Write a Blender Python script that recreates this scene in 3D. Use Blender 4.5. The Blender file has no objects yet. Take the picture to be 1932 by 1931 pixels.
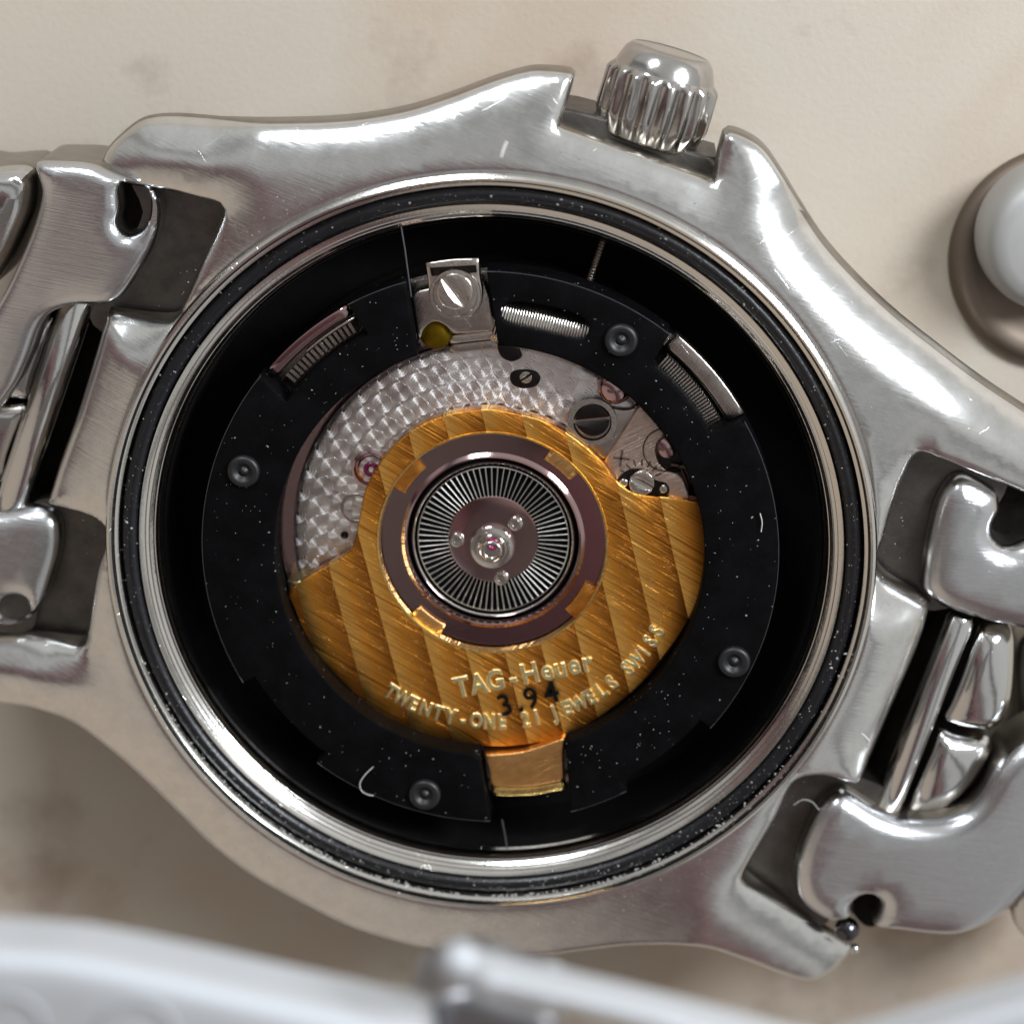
import bpy, math, random
import numpy as np
from mathutils import Vector, Matrix
from mathutils.geometry import delaunay_2d_cdt

random.seed(7)
rng = np.random.default_rng(7)
SC = bpy.context.scene
COL = SC.collection
PI = math.pi
# ------------------------------------------------------------------ camera (1 unit = 10 mm)
TILT, AZ, DIST, WID = math.radians(17.5), math.radians(10), 10.0, 3.98
CAM = np.array([math.sin(TILT)*math.sin(AZ), math.sin(TILT)*math.cos(AZ), math.cos(TILT)])*DIST
FW = -CAM/DIST
RT = np.cross(FW, [0, 1, 0]); RT /= np.linalg.norm(RT)
UP = np.cross(RT, FW)
cam = bpy.data.cameras.new('camera')
co = bpy.data.objects.new('camera', cam); COL.objects.link(co)
co.matrix_world = Matrix(((RT[0], UP[0], -FW[0], CAM[0]), (RT[1], UP[1], -FW[1], CAM[1]), (RT[2], UP[2], -FW[2], CAM[2]), (0, 0, 0, 1)))
cam.sensor_width = 36
cam.lens = 36*DIST/WID
cam.clip_start, cam.clip_end = .1, 500
cam.dof.use_dof = True
cam.dof.focus_distance = DIST-.05
cam.dof.aperture_fstop = cam.lens/1000/.20
SC.camera = co
# ------------------------------------------------------------------ light: a room by daylight
W = bpy.data.worlds.new('World'); SC.world = W; W.use_nodes = True
SC.view_settings.view_transform = 'Standard'; SC.view_settings.look = 'None'
SC.view_settings.exposure = 0; SC.view_settings.gamma = 1
nt = W.node_tree; bg = nt.nodes['Background']
tc = nt.nodes.new('ShaderNodeTexCoord'); dt = nt.nodes.new('ShaderNodeVectorMath'); dt.operation = 'DOT_PRODUCT'
nt.links.new(tc.outputs['Generated'], dt.inputs[0]); dt.inputs[1].default_value = (.65, .65, -.39)
mr = nt.nodes.new('ShaderNodeMapRange'); nt.links.new(dt.outputs['Value'], mr.inputs[0])
mr.inputs[1].default_value = -1; mr.inputs[2].default_value = 1
rp = nt.nodes.new('ShaderNodeValToRGB'); nt.links.new(mr.outputs[0], rp.inputs[0])
# a room: bright cool window side, dim warm ceiling and far side; dark and pink bands added for reflections
st = [(-1, (.54, .45, .36)), (-.80, (.47, .41, .35)), (-.72, (.36, .315, .275)), (-.66, (.075, .052, .055)), (-.61, (.10, .062, .066)), (-.55, (.26, .15, .145)), (-.48, (.16, .145, .14)),
      (-.38, (.48, .475, .46)), (-.24, (.50, .50, .485)), (-.15, (.13, .125, .125)), (-.05, (.56, .56, .54)), (.4, (.62, .62, .60)), (1, (.62, .62, .60))]
e = rp.color_ramp.elements
e[0].position = 0; e[0].color = (*st[0][1], 1); e[1].position = 1; e[1].color = (*st[-1][1], 1)
for p, c in st[1:-1]:
    k = e.new((p+1)/2); k.color = (*c, 1)
nt.links.new(rp.outputs[0], bg.inputs[0]); bg.inputs[1].default_value = 1.0

def area(name, loc, target, sx, sy, power, col):
    l = bpy.data.lights.new(name, 'AREA'); l.shape = 'RECTANGLE'; l.size = sx; l.size_y = sy
    l.energy = power; l.color = col
    o = bpy.data.objects.new(name, l); COL.objects.link(o); o.location = loc
    o.rotation_euler = (Vector(target)-Vector(loc)).to_track_quat('-Z', 'Y').to_euler()
    return o
area('window_light', (12.5, 7.5, 10.5), (0, 0, 0), 5, 6, 3900, (.90, .95, 1))
area('second_window_light', (-4, 14, 9), (0, 0, 0), 4, 3, 1300, (.90, .95, 1))

# ------------------------------------------------------------------ geometry helpers
def P(u, v, z=0.0):
    """point of the plane at height z seen at (u, v) of a 1932 px wide picture"""
    d = FW+RT*((u-966)*WID/DIST/1932)-UP*((v-965.5)*WID/DIST/1932)
    return (CAM+d*((z-CAM[2])/d[2]))
def PP(pts, z=0.0):
    r = []
    for p in pts:
        q = P(p[0], p[1], z(p) if callable(z) else z)
        r.append((q[0], q[1], p[2] if len(p) > 2 else ''))
    return r
C0 = np.array([-.093, -.19])       # axis of the watch
def smooth(pts, step=.02, closed=True):
    """Catmull-Rom through the points; those flagged 'c' stay sharp corners"""
    n = len(pts); out = []
    P2 = np.array([[p[0], p[1]] for p in pts], float)
    cor = [len(p) > 2 and p[2] == 'c' for p in pts]
    for i in range(n if closed else n-1):
        a, b = P2[i], P2[(i+1) % n]
        L = np.linalg.norm(b-a)
        if L < 1e-6: continue
        p0 = P2[i-1] if (closed or i > 0) else a
        p3 = P2[(i+2) % n] if (closed or i+2 < n) else b
        m0 = (b-a) if cor[i] else (b-p0)*L/(L+np.linalg.norm(a-p0)+1e-9)
        m1 = (b-a) if cor[(i+1) % n] else (p3-a)*L/(L+np.linalg.norm(p3-b)+1e-9)
        k = max(1, int(round(L/step)))
        for j in range(k):
            t = j/k
            out.append(a*(2*t**3-3*t*t+1)+m0*(t**3-2*t*t+t)+b*(-2*t**3+3*t*t)+m1*(t**3-t*t))
    if not closed: out.append(P2[-1])
    return np.array(out)
def area2(l):
    x, y = l[:, 0], l[:, 1]
    return .5*np.sum(x*np.roll(y, -1)-np.roll(x, -1)*y)
def segdist(q, loops):
    d = np.full(len(q), 1e9)
    for l in loops:
        a, b = l, np.roll(l, -1, 0)
        ab = b-a; L2 = (ab**2).sum(1)+1e-12
        for s in range(0, len(q), 2000):
            w = q[s:s+2000, None]-a[None]
            t = np.clip((w*ab).sum(2)/L2, 0, 1)
            dd = np.sqrt(((w-t[..., None]*ab)**2).sum(2)).min(1)
            d[s:s+2000] = np.minimum(d[s:s+2000], dd)
    return d
def inside(q, loops):
    c = np.zeros(len(q), bool)
    for l in loops:
        a, b = l, np.roll(l, -1, 0)
        for s in range(0, len(q), 4000):
            x, y = q[s:s+4000, 0][:, None], q[s:s+4000, 1][:, None]
            cond = (a[:, 1] > y) != (b[:, 1] > y)
            xi = (b[:, 0]-a[:, 0])*(y-a[:, 1])/(b[:, 1]-a[:, 1]+1e-15)+a[:, 0]
            c[s:s+4000] ^= ((cond & (x < xi)).sum(1) % 2).astype(bool)
    return c
def slab(outer, z, zb, r=.0, holes=(), sp=.1, cap=False, taper=0.0, roll=None):
    """a solid plate: traced outline, rounded upper edge of radius r, side walls down to zb"""
    loops = []
    for i, l in enumerate([outer]+list(holes)):
        l = np.array(l, float)[:, :2]
        if (area2(l) > 0) != (i == 0): l = l[::-1]
        loops.append(l)
    bnd = np.concatenate(loops); cand = []
    if r > 0:
        for f, d in ((0, r*.06), (1, r*.22), (2, r*.5), (3, r)):
            for l in loops:
                t = np.roll(l, -1, 0)-np.roll(l, 1, 0); t /= np.linalg.norm(t, axis=1)[:, None]+1e-12
                q = l+np.c_[-t[:, 1], t[:, 0]]*d
                dd = segdist(q, loops)
                cand.append(q[(abs(dd-d) < d*.12) & inside(q, loops)])
    lo, hi = bnd.min(0), bnd.max(0)
    gx, gy = np.meshgrid(np.arange(lo[0]+sp/2, hi[0], sp), np.arange(lo[1]+sp/2, hi[1], sp*.87))
    gx[1::2] += sp/2
    q = np.c_[gx.ravel(), gy.ravel()]
    if len(q):
        q = q[inside(q, loops)]
        if len(q): cand.append(q[segdist(q, loops) > r+sp*.35])
    pts = np.concatenate([bnd]+cand) if cand else bnd
    edges = []; k = 0
    for l in loops:
        n = len(l); edges += [(k+i, k+(i+1) % n) for i in range(n)]; k += n
    vo, _, fo, ov, _, _ = delaunay_2d_cdt([Vector(p) for p in pts], edges, [], 0, 1e-7)
    V = np.array([[v.x, v.y] for v in vo]); F = np.array([f for f in fo if len(f) == 3])
    cen = V[F].mean(1); F = F[inside(cen, loops)]
    d = segdist(V, loops)
    Z = np.array([z(x, y) for x, y in V]) if callable(z) else np.full(len(V), float(z))
    Zt = Z.copy()
    if r > 0: Zt -= r-np.sqrt(np.maximum(0, r*r-(r-np.minimum(d, r))**2))
    if roll:
        do = segdist(V, loops[:1]); l = loops[0]
        t = np.roll(l, -1, 0)-np.roll(l, 1, 0); t /= np.linalg.norm(t, axis=1)[:, None]+1e-12
        am = np.array([roll(x, y, ty, -tx) for (x, y), (tx, ty) in zip(l, t)])
        am = sum(np.roll(am, k) for k in range(-4, 5))/9
        near = np.concatenate([((V[i:i+1000, None]-l[None])**2).sum(2).argmin(1) for i in range(0, len(V), 1000)])
        Zt -= am[near]*np.maximum(0, 1-do/.22)**2
    a, b, c = V[F[:, 0]], V[F[:, 1]], V[F[:, 2]]
    cr = (b[:, 0]-a[:, 0])*(c[:, 1]-a[:, 1])-(b[:, 1]-a[:, 1])*(c[:, 0]-a[:, 0])
    F[cr < 0] = F[cr < 0][:, ::-1]
    F = F[abs(cr) > 1e-10]
    VV = [(V[i, 0], V[i, 1], Zt[i]) for i in range(len(V))]
    FF = [tuple(int(i) for i in f) for f in F]
    first = {}
    for oi, src in enumerate(ov):
        for s_ in src: first[s_] = oi
    k = 0
    for li, l in enumerate(loops):
        n = len(l); base = len(VV)
        cc = l.mean(0)
        for i in range(n):
            t = first.get(k+i, 0); p = l[i]+(cc-l[i])*taper
            VV.append((p[0], p[1], min(zb, VV[t][2]-.001)))
        for i in range(n):
            j = (i+1) % n; A, B = first.get(k+i, 0), first.get(k+j, 0)
            if A != B: FF.append((A, base+i, base+j, B))
        if cap and li == 0 and len(loops) == 1: FF.append(tuple(base+i for i in range(n))[::-1])
        k += n
    return VV, FF
def merge(*gs):
    V, F = [], []
    for v, f in gs:
        b = len(V); V += list(v); F += [tuple(i+b for i in t) for t in f]
    return V, F
def disc(c, r, n=48, a0=0, a1=2*PI):
    full = abs(a1-a0-2*PI) < 1e-6
    return [(c[0]+r*math.cos(a0+(a1-a0)*i/(n if full else n-1)), c[1]+r*math.sin(a0+(a1-a0)*i/(n if full else n-1))) for i in range(n)]
def lathe(prof, c, n=96, frame=None, mod=None):
    """revolve [(r, h)] round the vertical through c, or round frame = (origin, axis)"""
    V, F = [], []
    if frame is None: o = Vector((c[0], c[1], 0)); ax = Vector((0, 0, 1)); e1 = Vector((1, 0, 0))
    else:
        o, ax = Vector(frame[0]), Vector(frame[1]).normalized()
        e1 = Vector((0, 0, 1)).cross(ax); e1 = e1.normalized() if e1.length > 1e-4 else Vector((1, 0, 0))
    e2 = ax.cross(e1)
    for i in range(n):
        a = 2*PI*i/n; dv = e1*math.cos(a)+e2*math.sin(a)
        for k, (r, h) in enumerate(prof):
            rr = r*(mod(a, k) if mod else 1)
            V.append(tuple(o+ax*h+dv*rr))
    m = len(prof)
    for i in range(n):
        j = (i+1) % n
        for k in range(m-1):
            F.append((i*m+k, j*m+k, j*m+k+1, i*m+k+1))
    return V, F
def tube(pts, r, n=8, r2=None):
    pts = [Vector(p) for p in pts]; V, F = [], []
    for i, p in enumerate(pts):
        t = (pts[min(i+1, len(pts)-1)]-pts[max(i-1, 0)]).normalized()
        e1 = t.cross(Vector((0, 0, 1))); e1 = e1.normalized() if e1.length > 1e-3 else Vector((1, 0, 0))
        e2 = t.cross(e1); rr = r if r2 is None else r+(r2-r)*i/(len(pts)-1)
        for k in range(n):
            a = 2*PI*k/n; V.append(tuple(p+(e1*math.cos(a)+e2*math.sin(a))*rr))
    for i in range(len(pts)-1):
        for k in range(n):
            F.append((i*n+k, i*n+(k+1) % n, (i+1)*n+(k+1) % n, (i+1)*n+k))
    F.append(tuple(range(n))); F.append(tuple((len(pts)-1)*n+k for k in range(n))[::-1])
    return V, F
def sphere(c, r, n=20, sz=1.0):
    prof = [(max(1e-4, r*math.sin(PI*i/n)), c[2]+r*sz*math.cos(PI*i/n)) for i in range(n+1)]
    return lathe(prof, c, 2*n)
def worldloc(o):
    l = Vector((0, 0, 0))
    while o is not None: l += o.location; o = o.parent
    return l
def mk(name, geo, mat, parent=None, smooth_=True, loc=None, angle=40):
    L = worldloc(parent) if parent else Vector((0, 0, 0))
    at = Vector(loc) if loc is not None else (Vector(parent_loc(parent)) if parent else Vector((0, 0, 0)))
    V, F = geo
    me = bpy.data.meshes.new(name)
    me.from_pydata([(v[0]-at.x, v[1]-at.y, v[2]-at.z) for v in V], [], F)
    me.update()
    if smooth_:
        me.shade_smooth()
        if angle: me.set_sharp_from_angle(angle=math.radians(angle))
    me.materials.append(mat)
    o = bpy.data.objects.new(name, me); COL.objects.link(o)
    if parent: o.parent = parent
    o.location = at-L
    return o
def parent_loc(p): return worldloc(p)
def thing(name, loc, label, cat, group=None):
    o = bpy.data.objects.new(name, None); COL.objects.link(o); o.location = loc
    o.empty_display_size = .1
    return tag(o, label, cat, group)
def tag(o, label, cat, group=None, kind=None):
    if label: o['label'] = label
    if cat: o['category'] = cat
    if group: o['group'] = group
    if kind: o['kind'] = kind
    return o

# ------------------------------------------------------------------ materials
def newmat(name):
    m = bpy.data.materials.new(name); m.use_nodes = True
    return m, m.node_tree.nodes, m.node_tree.links, m.node_tree.nodes['Principled BSDF']
def math_(N, L, op, a, b=None, c=None):
    n = N.new('ShaderNodeMath'); n.operation = op
    for i, x in enumerate((a, b, c)):
        if x is None: continue
        if isinstance(x, (int, float)): n.inputs[i].default_value = x
        else: L.new(x, n.inputs[i])
    return n.outputs[0]
def noise(N, L, vec, scale, detail=3, rough=.5, dist=0):
    n = N.new('ShaderNodeTexNoise'); n.inputs['Scale'].default_value = scale; n.inputs['Detail'].default_value = detail
    n.inputs['Roughness'].default_value = rough; n.inputs['Distortion'].default_value = dist
    if vec is not None: L.new(vec, n.inputs['Vector'])
    return n.outputs['Fac']
def ramp(N, L, fac, stops):
    r = N.new('ShaderNodeValToRGB'); L.new(fac, r.inputs[0]); e = r.color_ramp.elements
    e[0].position, e[0].color = stops[0][0], (*stops[0][1], 1)
    e[1].position, e[1].color = stops[-1][0], (*stops[-1][1], 1)
    for p, c in stops[1:-1]:
        k = e.new(p); k.color = (*c, 1)
    return r.outputs[0]
def mapping(N, L, rot=0, scale=(1, 1, 1)):
    t = N.new('ShaderNodeTexCoord'); m = N.new('ShaderNodeMapping'); m.vector_type = 'TEXTURE'
    m.inputs['Rotation'].default_value = (0, 0, rot); m.inputs['Scale'].default_value = tuple(1/c for c in scale)
    L.new(t.outputs['Object'], m.inputs[0])
    return m.outputs[0]
def steel(name, base=(.60, .59, .58), rough=.2, brush=None, bstr=.0, bscale=60, grit=.02, dirt=0, rvar=.08, dents=0.0):
    """polished or brushed steel; brush = angle of the strokes, grit = fine pitting, dirt = grime in patches"""
    m, N, L, b = newmat(name)
    b.inputs['Metallic'].default_value = 1
    obj = mapping(N, L)
    h = math_(N, L, 'MULTIPLY', noise(N, L, obj, 90, 3), grit)
    h = math_(N, L, 'ADD', h, math_(N, L, 'MULTIPLY', noise(N, L, obj, 5, 2), grit*5+dents))
    # stray handling scratches in two directions
    for a, s in ((.5, .35), (-.9, .3)):
        sv = mapping(N, L, a, (1.3, 42, 1))
        t = math_(N, L, 'GREATER_THAN', noise(N, L, sv, 2.2, 2, .6), .70)
        h = math_(N, L, 'SUBTRACT', h, math_(N, L, 'MULTIPLY', t, grit*s))
    if brush is not None:
        br = mapping(N, L, brush, (1.6, bscale, 1))
        h = math_(N, L, 'ADD', h, math_(N, L, 'MULTIPLY', noise(N, L, br, 3, 4, .65), bstr))
    bp = N.new('ShaderNodeBump'); bp.inputs['Strength'].default_value = 1; bp.inputs['Distance'].default_value = .02
    L.new(h, bp.inputs['Height']); L.new(bp.outputs[0], b.inputs['Normal'])
    rv = math_(N, L, 'MULTIPLY_ADD', noise(N, L, obj, 7, 4, .6), rvar*2, rough-rvar)
    L.new(rv, b.inputs['Roughness'])
    n2 = noise(N, L, obj, 11, 6, .7)
    dk = tuple(c*(1-dirt) for c in base)
    L.new(ramp(N, L, n2, [(.35, dk), (.6, base)]), b.inputs['Base Color'])
    return m
BR = math.radians(-9)       # direction of the brushing on the links
M = {}
M['case'] = steel('satin_case_steel', (.70, .70, .695), .20, brush=math.radians(-20), bstr=.03, bscale=30, grit=.010, dirt=.10)
M['polish'] = steel('polished_steel', (.62, .62, .62), .11, grit=.012, rvar=.04, dents=.05)
M['brushed'] = steel('brushed_steel', (.62, .63, .65), .21, brush=BR, bstr=.045, bscale=55, grit=.005, rvar=.06)
M['rim'] = steel('turned_steel', (.66, .64, .61), .16, grit=.02, rvar=.05)
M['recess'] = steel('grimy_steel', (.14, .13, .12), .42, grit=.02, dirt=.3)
M['side'] = steel('shade_tinted_side_steel', (.36, .33, .29), .34, grit=.01, dirt=.2)  # side walls darkened: the shaded tabletop they mirror is put into the colour
M['dark_tone'] = steel('gap_shade_steel', (.02, .018, .016), .6, grit=.03, dirt=.4)  # near-black colour painting the shade of deep gaps and holes
M['movement'] = steel('nickel_movement_steel', (.50, .45, .42), .24, brush=math.radians(60), bstr=.08, bscale=60, grit=.03, dirt=.3)
M['mirror'] = steel('mirror_steel', (.42, .29, .30), .09, grit=.003, rvar=.03)  # mauve overhead reflection tinted into the base colour
M['screw'] = steel('screw_steel', (.58, .54, .50), .16, grit=.02, brush=math.radians(-50), bstr=.05)
M['darkscrew'] = steel('blackened_screw_steel', (.035, .03, .03), .35, grit=.06)
M['reg'] = steel('brushed_regulator_steel', (.60, .47, .40), .30, brush=math.radians(28), bstr=.22, bscale=50, grit=.02, dirt=.15)
M['bright'] = steel('bright_cut_steel', (.70, .69, .66), .32, grit=.0)
M['clasp'] = steel('satin_clasp_steel', (.46, .475, .50), .6, grit=.002)
M['clasp'].node_tree.nodes['Principled BSDF'].inputs['Metallic'].default_value = .45
M['engrave'] = steel('engraved_line_steel', (.16, .12, .10), .5, grit=.0)
def plastic(name, col, rough, grit=.05, speck=True, lint=.712):
    m, N, L, b = newmat(name)
    obj = mapping(N, L)
    h = math_(N, L, 'MULTIPLY', noise(N, L, obj, 45, 4), grit)
    bp = N.new('ShaderNodeBump'); bp.inputs['Distance'].default_value = .02; L.new(h, bp.inputs['Height']); L.new(bp.outputs[0], b.inputs['Normal'])
    n2 = noise(N, L, obj, 55, 2, .5)
    c2 = (.22, .22, .23)
    base = ramp(N, L, noise(N, L, obj, 9, 5, .65), [(.4, col), (.75, tuple(c*2.2 for c in col))])
    if speck:
        mx = N.new('ShaderNodeMixRGB'); t = math_(N, L, 'GREATER_THAN', n2, lint); L.new(t, mx.inputs[0])
        L.new(base, mx.inputs[1]); mx.inputs[2].default_value = (*c2, 1); base = mx.outputs[0]
    L.new(base, b.inputs['Base Color']); b.inputs['Roughness'].default_value = rough
    return m
M['plastic'] = plastic('black_holder_plastic', (.0016, .0015, .0018), .62, lint=.735)
M['plastic'].node_tree.nodes['Principled BSDF'].inputs['Specular IOR Level'].default_value = .04
M['black'] = plastic('black_void_paint', (.002, .002, .002), .6, speck=False)
M['black'].node_tree.nodes['Principled BSDF'].inputs['Specular IOR Level'].default_value = .05
M['well'] = plastic('black_inner_well', (.0018, .0016, .0016), .85, speck=False)
M['well'].node_tree.nodes['Principled BSDF'].inputs['Specular IOR Level'].default_value = .12
M['rubber'] = plastic('black_gasket_rubber', (.003, .0032, .0045), .32, grit=.08, speck=False)
def gold():
    m, N, L, b = newmat('sheen_striped_gilt_brass')
    b.inputs['Metallic'].default_value = 1
    t = N.new('ShaderNodeTexCoord'); s = N.new('ShaderNodeSeparateXYZ'); L.new(t.outputs['Object'], s.inputs[0])
    q = math_(N, L, 'MULTIPLY_ADD', s.outputs[0], .971/.150, math_(N, L, 'MULTIPLY', s.outputs[1], .238/.150))
    q = math_(N, L, 'ADD', q, 10.35)
    fr = math_(N, L, 'FRACT', q)
    obj = mapping(N, L)
    br = mapping(N, L, math.radians(-31), (.4, 150, 1))
    nb = noise(N, L, br, 1.6, 4, .75)
    nbc = noise(N, L, mapping(N, L, math.radians(-31), (1.2, 30, 1)), 2.3, 3, .6)
    light, mid, dark = (1.0, .60, .16), (.80, .35, .055), (.30, .10, .016)
    f2 = math_(N, L, 'ADD', fr, math_(N, L, 'MULTIPLY_ADD', nbc, .22, -.11))
    colr = ramp(N, L, f2, [(.0, light), (.45, mid), (1.0, dark)])  # sheen of each scalloped band put into the colour
    mx = N.new('ShaderNodeMixRGB'); mx.blend_type = 'MULTIPLY'
    L.new(math_(N, L, 'MULTIPLY', math_(N, L, 'LESS_THAN', nb, .44), .85), mx.inputs[0]); L.new(colr, mx.inputs[1]); mx.inputs[2].default_value = (.34, .20, .12, 1)
    L.new(mx.outputs[0], b.inputs['Base Color'])
    hs = math_(N, L, 'SUBTRACT', fr, .5); hs = math_(N, L, 'MULTIPLY', math_(N, L, 'MULTIPLY', hs, hs), -.95)
    h = math_(N, L, 'ADD', hs, math_(N, L, 'MULTIPLY', nb, .07))
    h = math_(N, L, 'ADD', h, math_(N, L, 'MULTIPLY', noise(N, L, obj, 120, 2), .008))
    bp = N.new('ShaderNodeBump'); bp.inputs['Distance'].default_value = .03; bp.inputs['Strength'].default_value = .9
    L.new(h, bp.inputs['Height']); L.new(bp.outputs[0], b.inputs['Normal'])
    b.inputs['Roughness'].default_value = .33
    tv = N.new('ShaderNodeCombineXYZ'); tv.inputs[0].default_value = math.cos(math.radians(-31)); tv.inputs[1].default_value = math.sin(math.radians(-31))
    L.new(tv.outputs[0], b.inputs['Tangent']); b.inputs['Anisotropic'].default_value = .85
    return m
M['gold'] = gold()
def plain_gold(name, col, rough):
    m, N, L, b = newmat(name); b.inputs['Metallic'].default_value = 1
    obj = mapping(N, L); L.new(ramp(N, L, noise(N, L, obj, 30, 4), [(.3, tuple(c*.8 for c in col)), (.7, col)]), b.inputs['Base Color'])
    b.inputs['Roughness'].default_value = rough
    bp = N.new('ShaderNodeBump'); bp.inputs['Distance'].default_value = .004
    L.new(noise(N, L, mapping(N, L, .6, (2, 40, 1)), 4, 3), bp.inputs['Height']); L.new(bp.outputs[0], b.inputs['Normal'])
    return m
M['goldedge'] = plain_gold('bright_gilt_edge', (1.0, .74, .28), .16)
M['goldtext'] = plain_gold('bright_gilt_lettering', (1.0, .90, .50), .30)
M['goldtab'] = plain_gold('orange_gilt_tab', (.80, .34, .07), .28)
M['goldtongue'] = plain_gold('gilt_tongue', (.80, .45, .17), .3)
def perlage():
    m, N, L, b = newmat('circular_grained_nickel'); b.inputs['Metallic'].default_value = 1
    t = N.new('ShaderNodeTexCoord'); s = N.new('ShaderNodeSeparateXYZ'); L.new(t.outputs['Object'], s.inputs[0])
    x = math_(N, L, 'ADD', s.outputs[0], .0); y = math_(N, L, 'ADD', s.outputs[1], .0)
    r = math_(N, L, 'SQRT', math_(N, L, 'ADD', math_(N, L, 'MULTIPLY', x, x), math_(N, L, 'MULTIPLY', y, y)))
    th = math_(N, L, 'ARCTAN2', y, x)
    def grid(off, toff):
        rr = math_(N, L, 'ADD', math_(N, L, 'DIVIDE', r, .088), off)
        ri = math_(N, L, 'FLOOR', rr); rf = math_(N, L, 'SUBTRACT', math_(N, L, 'FRACT', rr), .5)
        tt = math_(N, L, 'MULTIPLY_ADD', th, 52/(2*PI), toff)
        tt = math_(N, L, 'ADD', tt, math_(N, L, 'MULTIPLY', ri, .5))
        ti = math_(N, L, 'FLOOR', tt)
        tf = math_(N, L, 'SUBTRACT', math_(N, L, 'FRACT', tt), .5)
        d = math_(N, L, 'SQRT', math_(N, L, 'ADD', math_(N, L, 'MULTIPLY', rf, rf), math_(N, L, 'MULTIPLY', tf, tf)))
        return d, ri, ti, rf, tf
    d1, ri, ti, r1, t1 = grid(.5, 0); d2, _, _, r2, t2 = grid(0.0, .25)
    inn = math_(N, L, 'LESS_THAN', d1, .46); out = math_(N, L, 'SUBTRACT', 1, inn)
    sel = lambda a, b_: math_(N, L, 'ADD', math_(N, L, 'MULTIPLY', a, inn), math_(N, L, 'MULTIPLY', b_, out))
    dd, rf, tf = sel(d1, d2), sel(r1, r2), sel(t1, t2)
    cth, sth = math_(N, L, 'COSINE', th), math_(N, L, 'SINE', th)
    tx = math_(N, L, 'SUBTRACT', math_(N, L, 'MULTIPLY', math_(N, L, 'MULTIPLY', tf, cth), -1), math_(N, L, 'MULTIPLY', rf, sth))
    ty = math_(N, L, 'SUBTRACT', math_(N, L, 'MULTIPLY', rf, cth), math_(N, L, 'MULTIPLY', tf, sth))
    tv = N.new('ShaderNodeCombineXYZ'); L.new(tx, tv.inputs[0]); L.new(ty, tv.inputs[1])
    nv = N.new('ShaderNodeVectorMath'); nv.operation = 'NORMALIZE'; L.new(tv.outputs[0], nv.inputs[0])
    L.new(nv.outputs[0], b.inputs['Tangent']); b.inputs['Anisotropic'].default_value = .9
    cv = N.new('ShaderNodeCombineXYZ'); L.new(ri, cv.inputs[0]); L.new(ti, cv.inputs[1])
    wn = N.new('ShaderNodeTexWhiteNoise'); L.new(cv.outputs[0], wn.inputs['Vector'])
    h = math_(N, L, 'MULTIPLY', dd, .07)
    h = math_(N, L, 'ADD', h, math_(N, L, 'MULTIPLY', math_(N, L, 'SINE', math_(N, L, 'MULTIPLY', dd, 50)), .004))
    h = math_(N, L, 'ADD', h, math_(N, L, 'MULTIPLY', noise(N, L, mapping(N, L), 60, 3), .04))
    bp = N.new('ShaderNodeBump'); bp.inputs['Distance'].default_value = .03; L.new(h, bp.inputs['Height']); L.new(bp.outputs[0], b.inputs['Normal'])
    f = math_(N, L, 'MULTIPLY_ADD', wn.outputs['Value'], .6, math_(N, L, 'MULTIPLY', noise(N, L, mapping(N, L), 14, 4), .4))
    L.new(ramp(N, L, f, [(.15, (.60, .55, .55)), (.85, (.92, .90, .90))]), b.inputs['Base Color'])
    b.inputs['Roughness'].default_value = .36
    return m
M['perlage'] = perlage()
def simple(name, col, rough=.4, metal=0, **k):
    m, N, L, b = newmat(name)
    L.new(ramp(N, L, noise(N, L, mapping(N, L), 25, 4), [(.3, tuple(c*.7 for c in col)), (.7, col)]), b.inputs['Base Color'])
    b.inputs['Roughness'].default_value = rough; b.inputs['Metallic'].default_value = metal
    for a, v in k.items(): b.inputs[a.replace('_', ' ')].default_value = v
    return m
M['ruby'] = simple('ruby_jewel', (.20, .01, .07), .08)
M['amber'] = simple('oily_brass', (.16, .10, .006), .5, 1)
M['ink'] = simple('black_print', (.002, .002, .002), .7)
M['ink'].node_tree.nodes['Principled BSDF'].inputs['Specular IOR Level'].default_value = .1
M['dust'] = simple('pale_dust', (.34, .33, .31), .9)
M['fibre'] = simple('white_lint', (.5, .49, .47), .8)
M['crown'] = steel('crown_steel', (.50, .485, .47), .15, grit=.01, dirt=.1)
def tablemat():
    m, N, L, b = newmat('mottled_stone_tabletop')
    o = mapping(N, L)
    n1 = noise(N, L, o, .55, 5, .55, .4); n2 = noise(N, L, o, 1.5, 5, .6); n3 = noise(N, L, o, 38, 3, .7)
    c = ramp(N, L, n1, [(.34, (.42, .34, .27)), (.5, (.44, .395, .33)), (.68, (.45, .385, .325))])
    mx = N.new('ShaderNodeMixRGB'); mx.blend_type = 'MULTIPLY'; mx.inputs[0].default_value = .55
    L.new(c, mx.inputs[1]); L.new(ramp(N, L, n2, [(.28, (.46, .36, .32)), (.45, (1, 1, 1)), (1, (1, 1, 1))]), mx.inputs[2])
    m2 = N.new('ShaderNodeMixRGB'); m2.blend_type = 'MULTIPLY'; m2.inputs[0].default_value = .12
    L.new(mx.outputs[0], m2.inputs[1]); L.new(ramp(N, L, n3, [(.3, (.8, .76, .74)), (.6, (1, 1, 1))]), m2.inputs[2])
    L.new(m2.outputs[0], b.inputs['Base Color']); b.inputs['Roughness'].default_value = .6
    bp = N.new('ShaderNodeBump'); bp.inputs['Distance'].default_value = .002; L.new(n3, bp.inputs['Height']); L.new(bp.outputs[0], b.inputs['Normal'])
    return m
M['table'] = tablemat()

# ------------------------------------------------------------------ the surface
ZT = -1.05
g = 20
tb = mk('tabletop', ([(-g, -g, ZT), (g, -g, ZT), (g, g, ZT), (-g, g, ZT)], [(0, 1, 2, 3)]), M['table'], smooth_=False)
tb['kind'] = 'structure'

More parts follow.
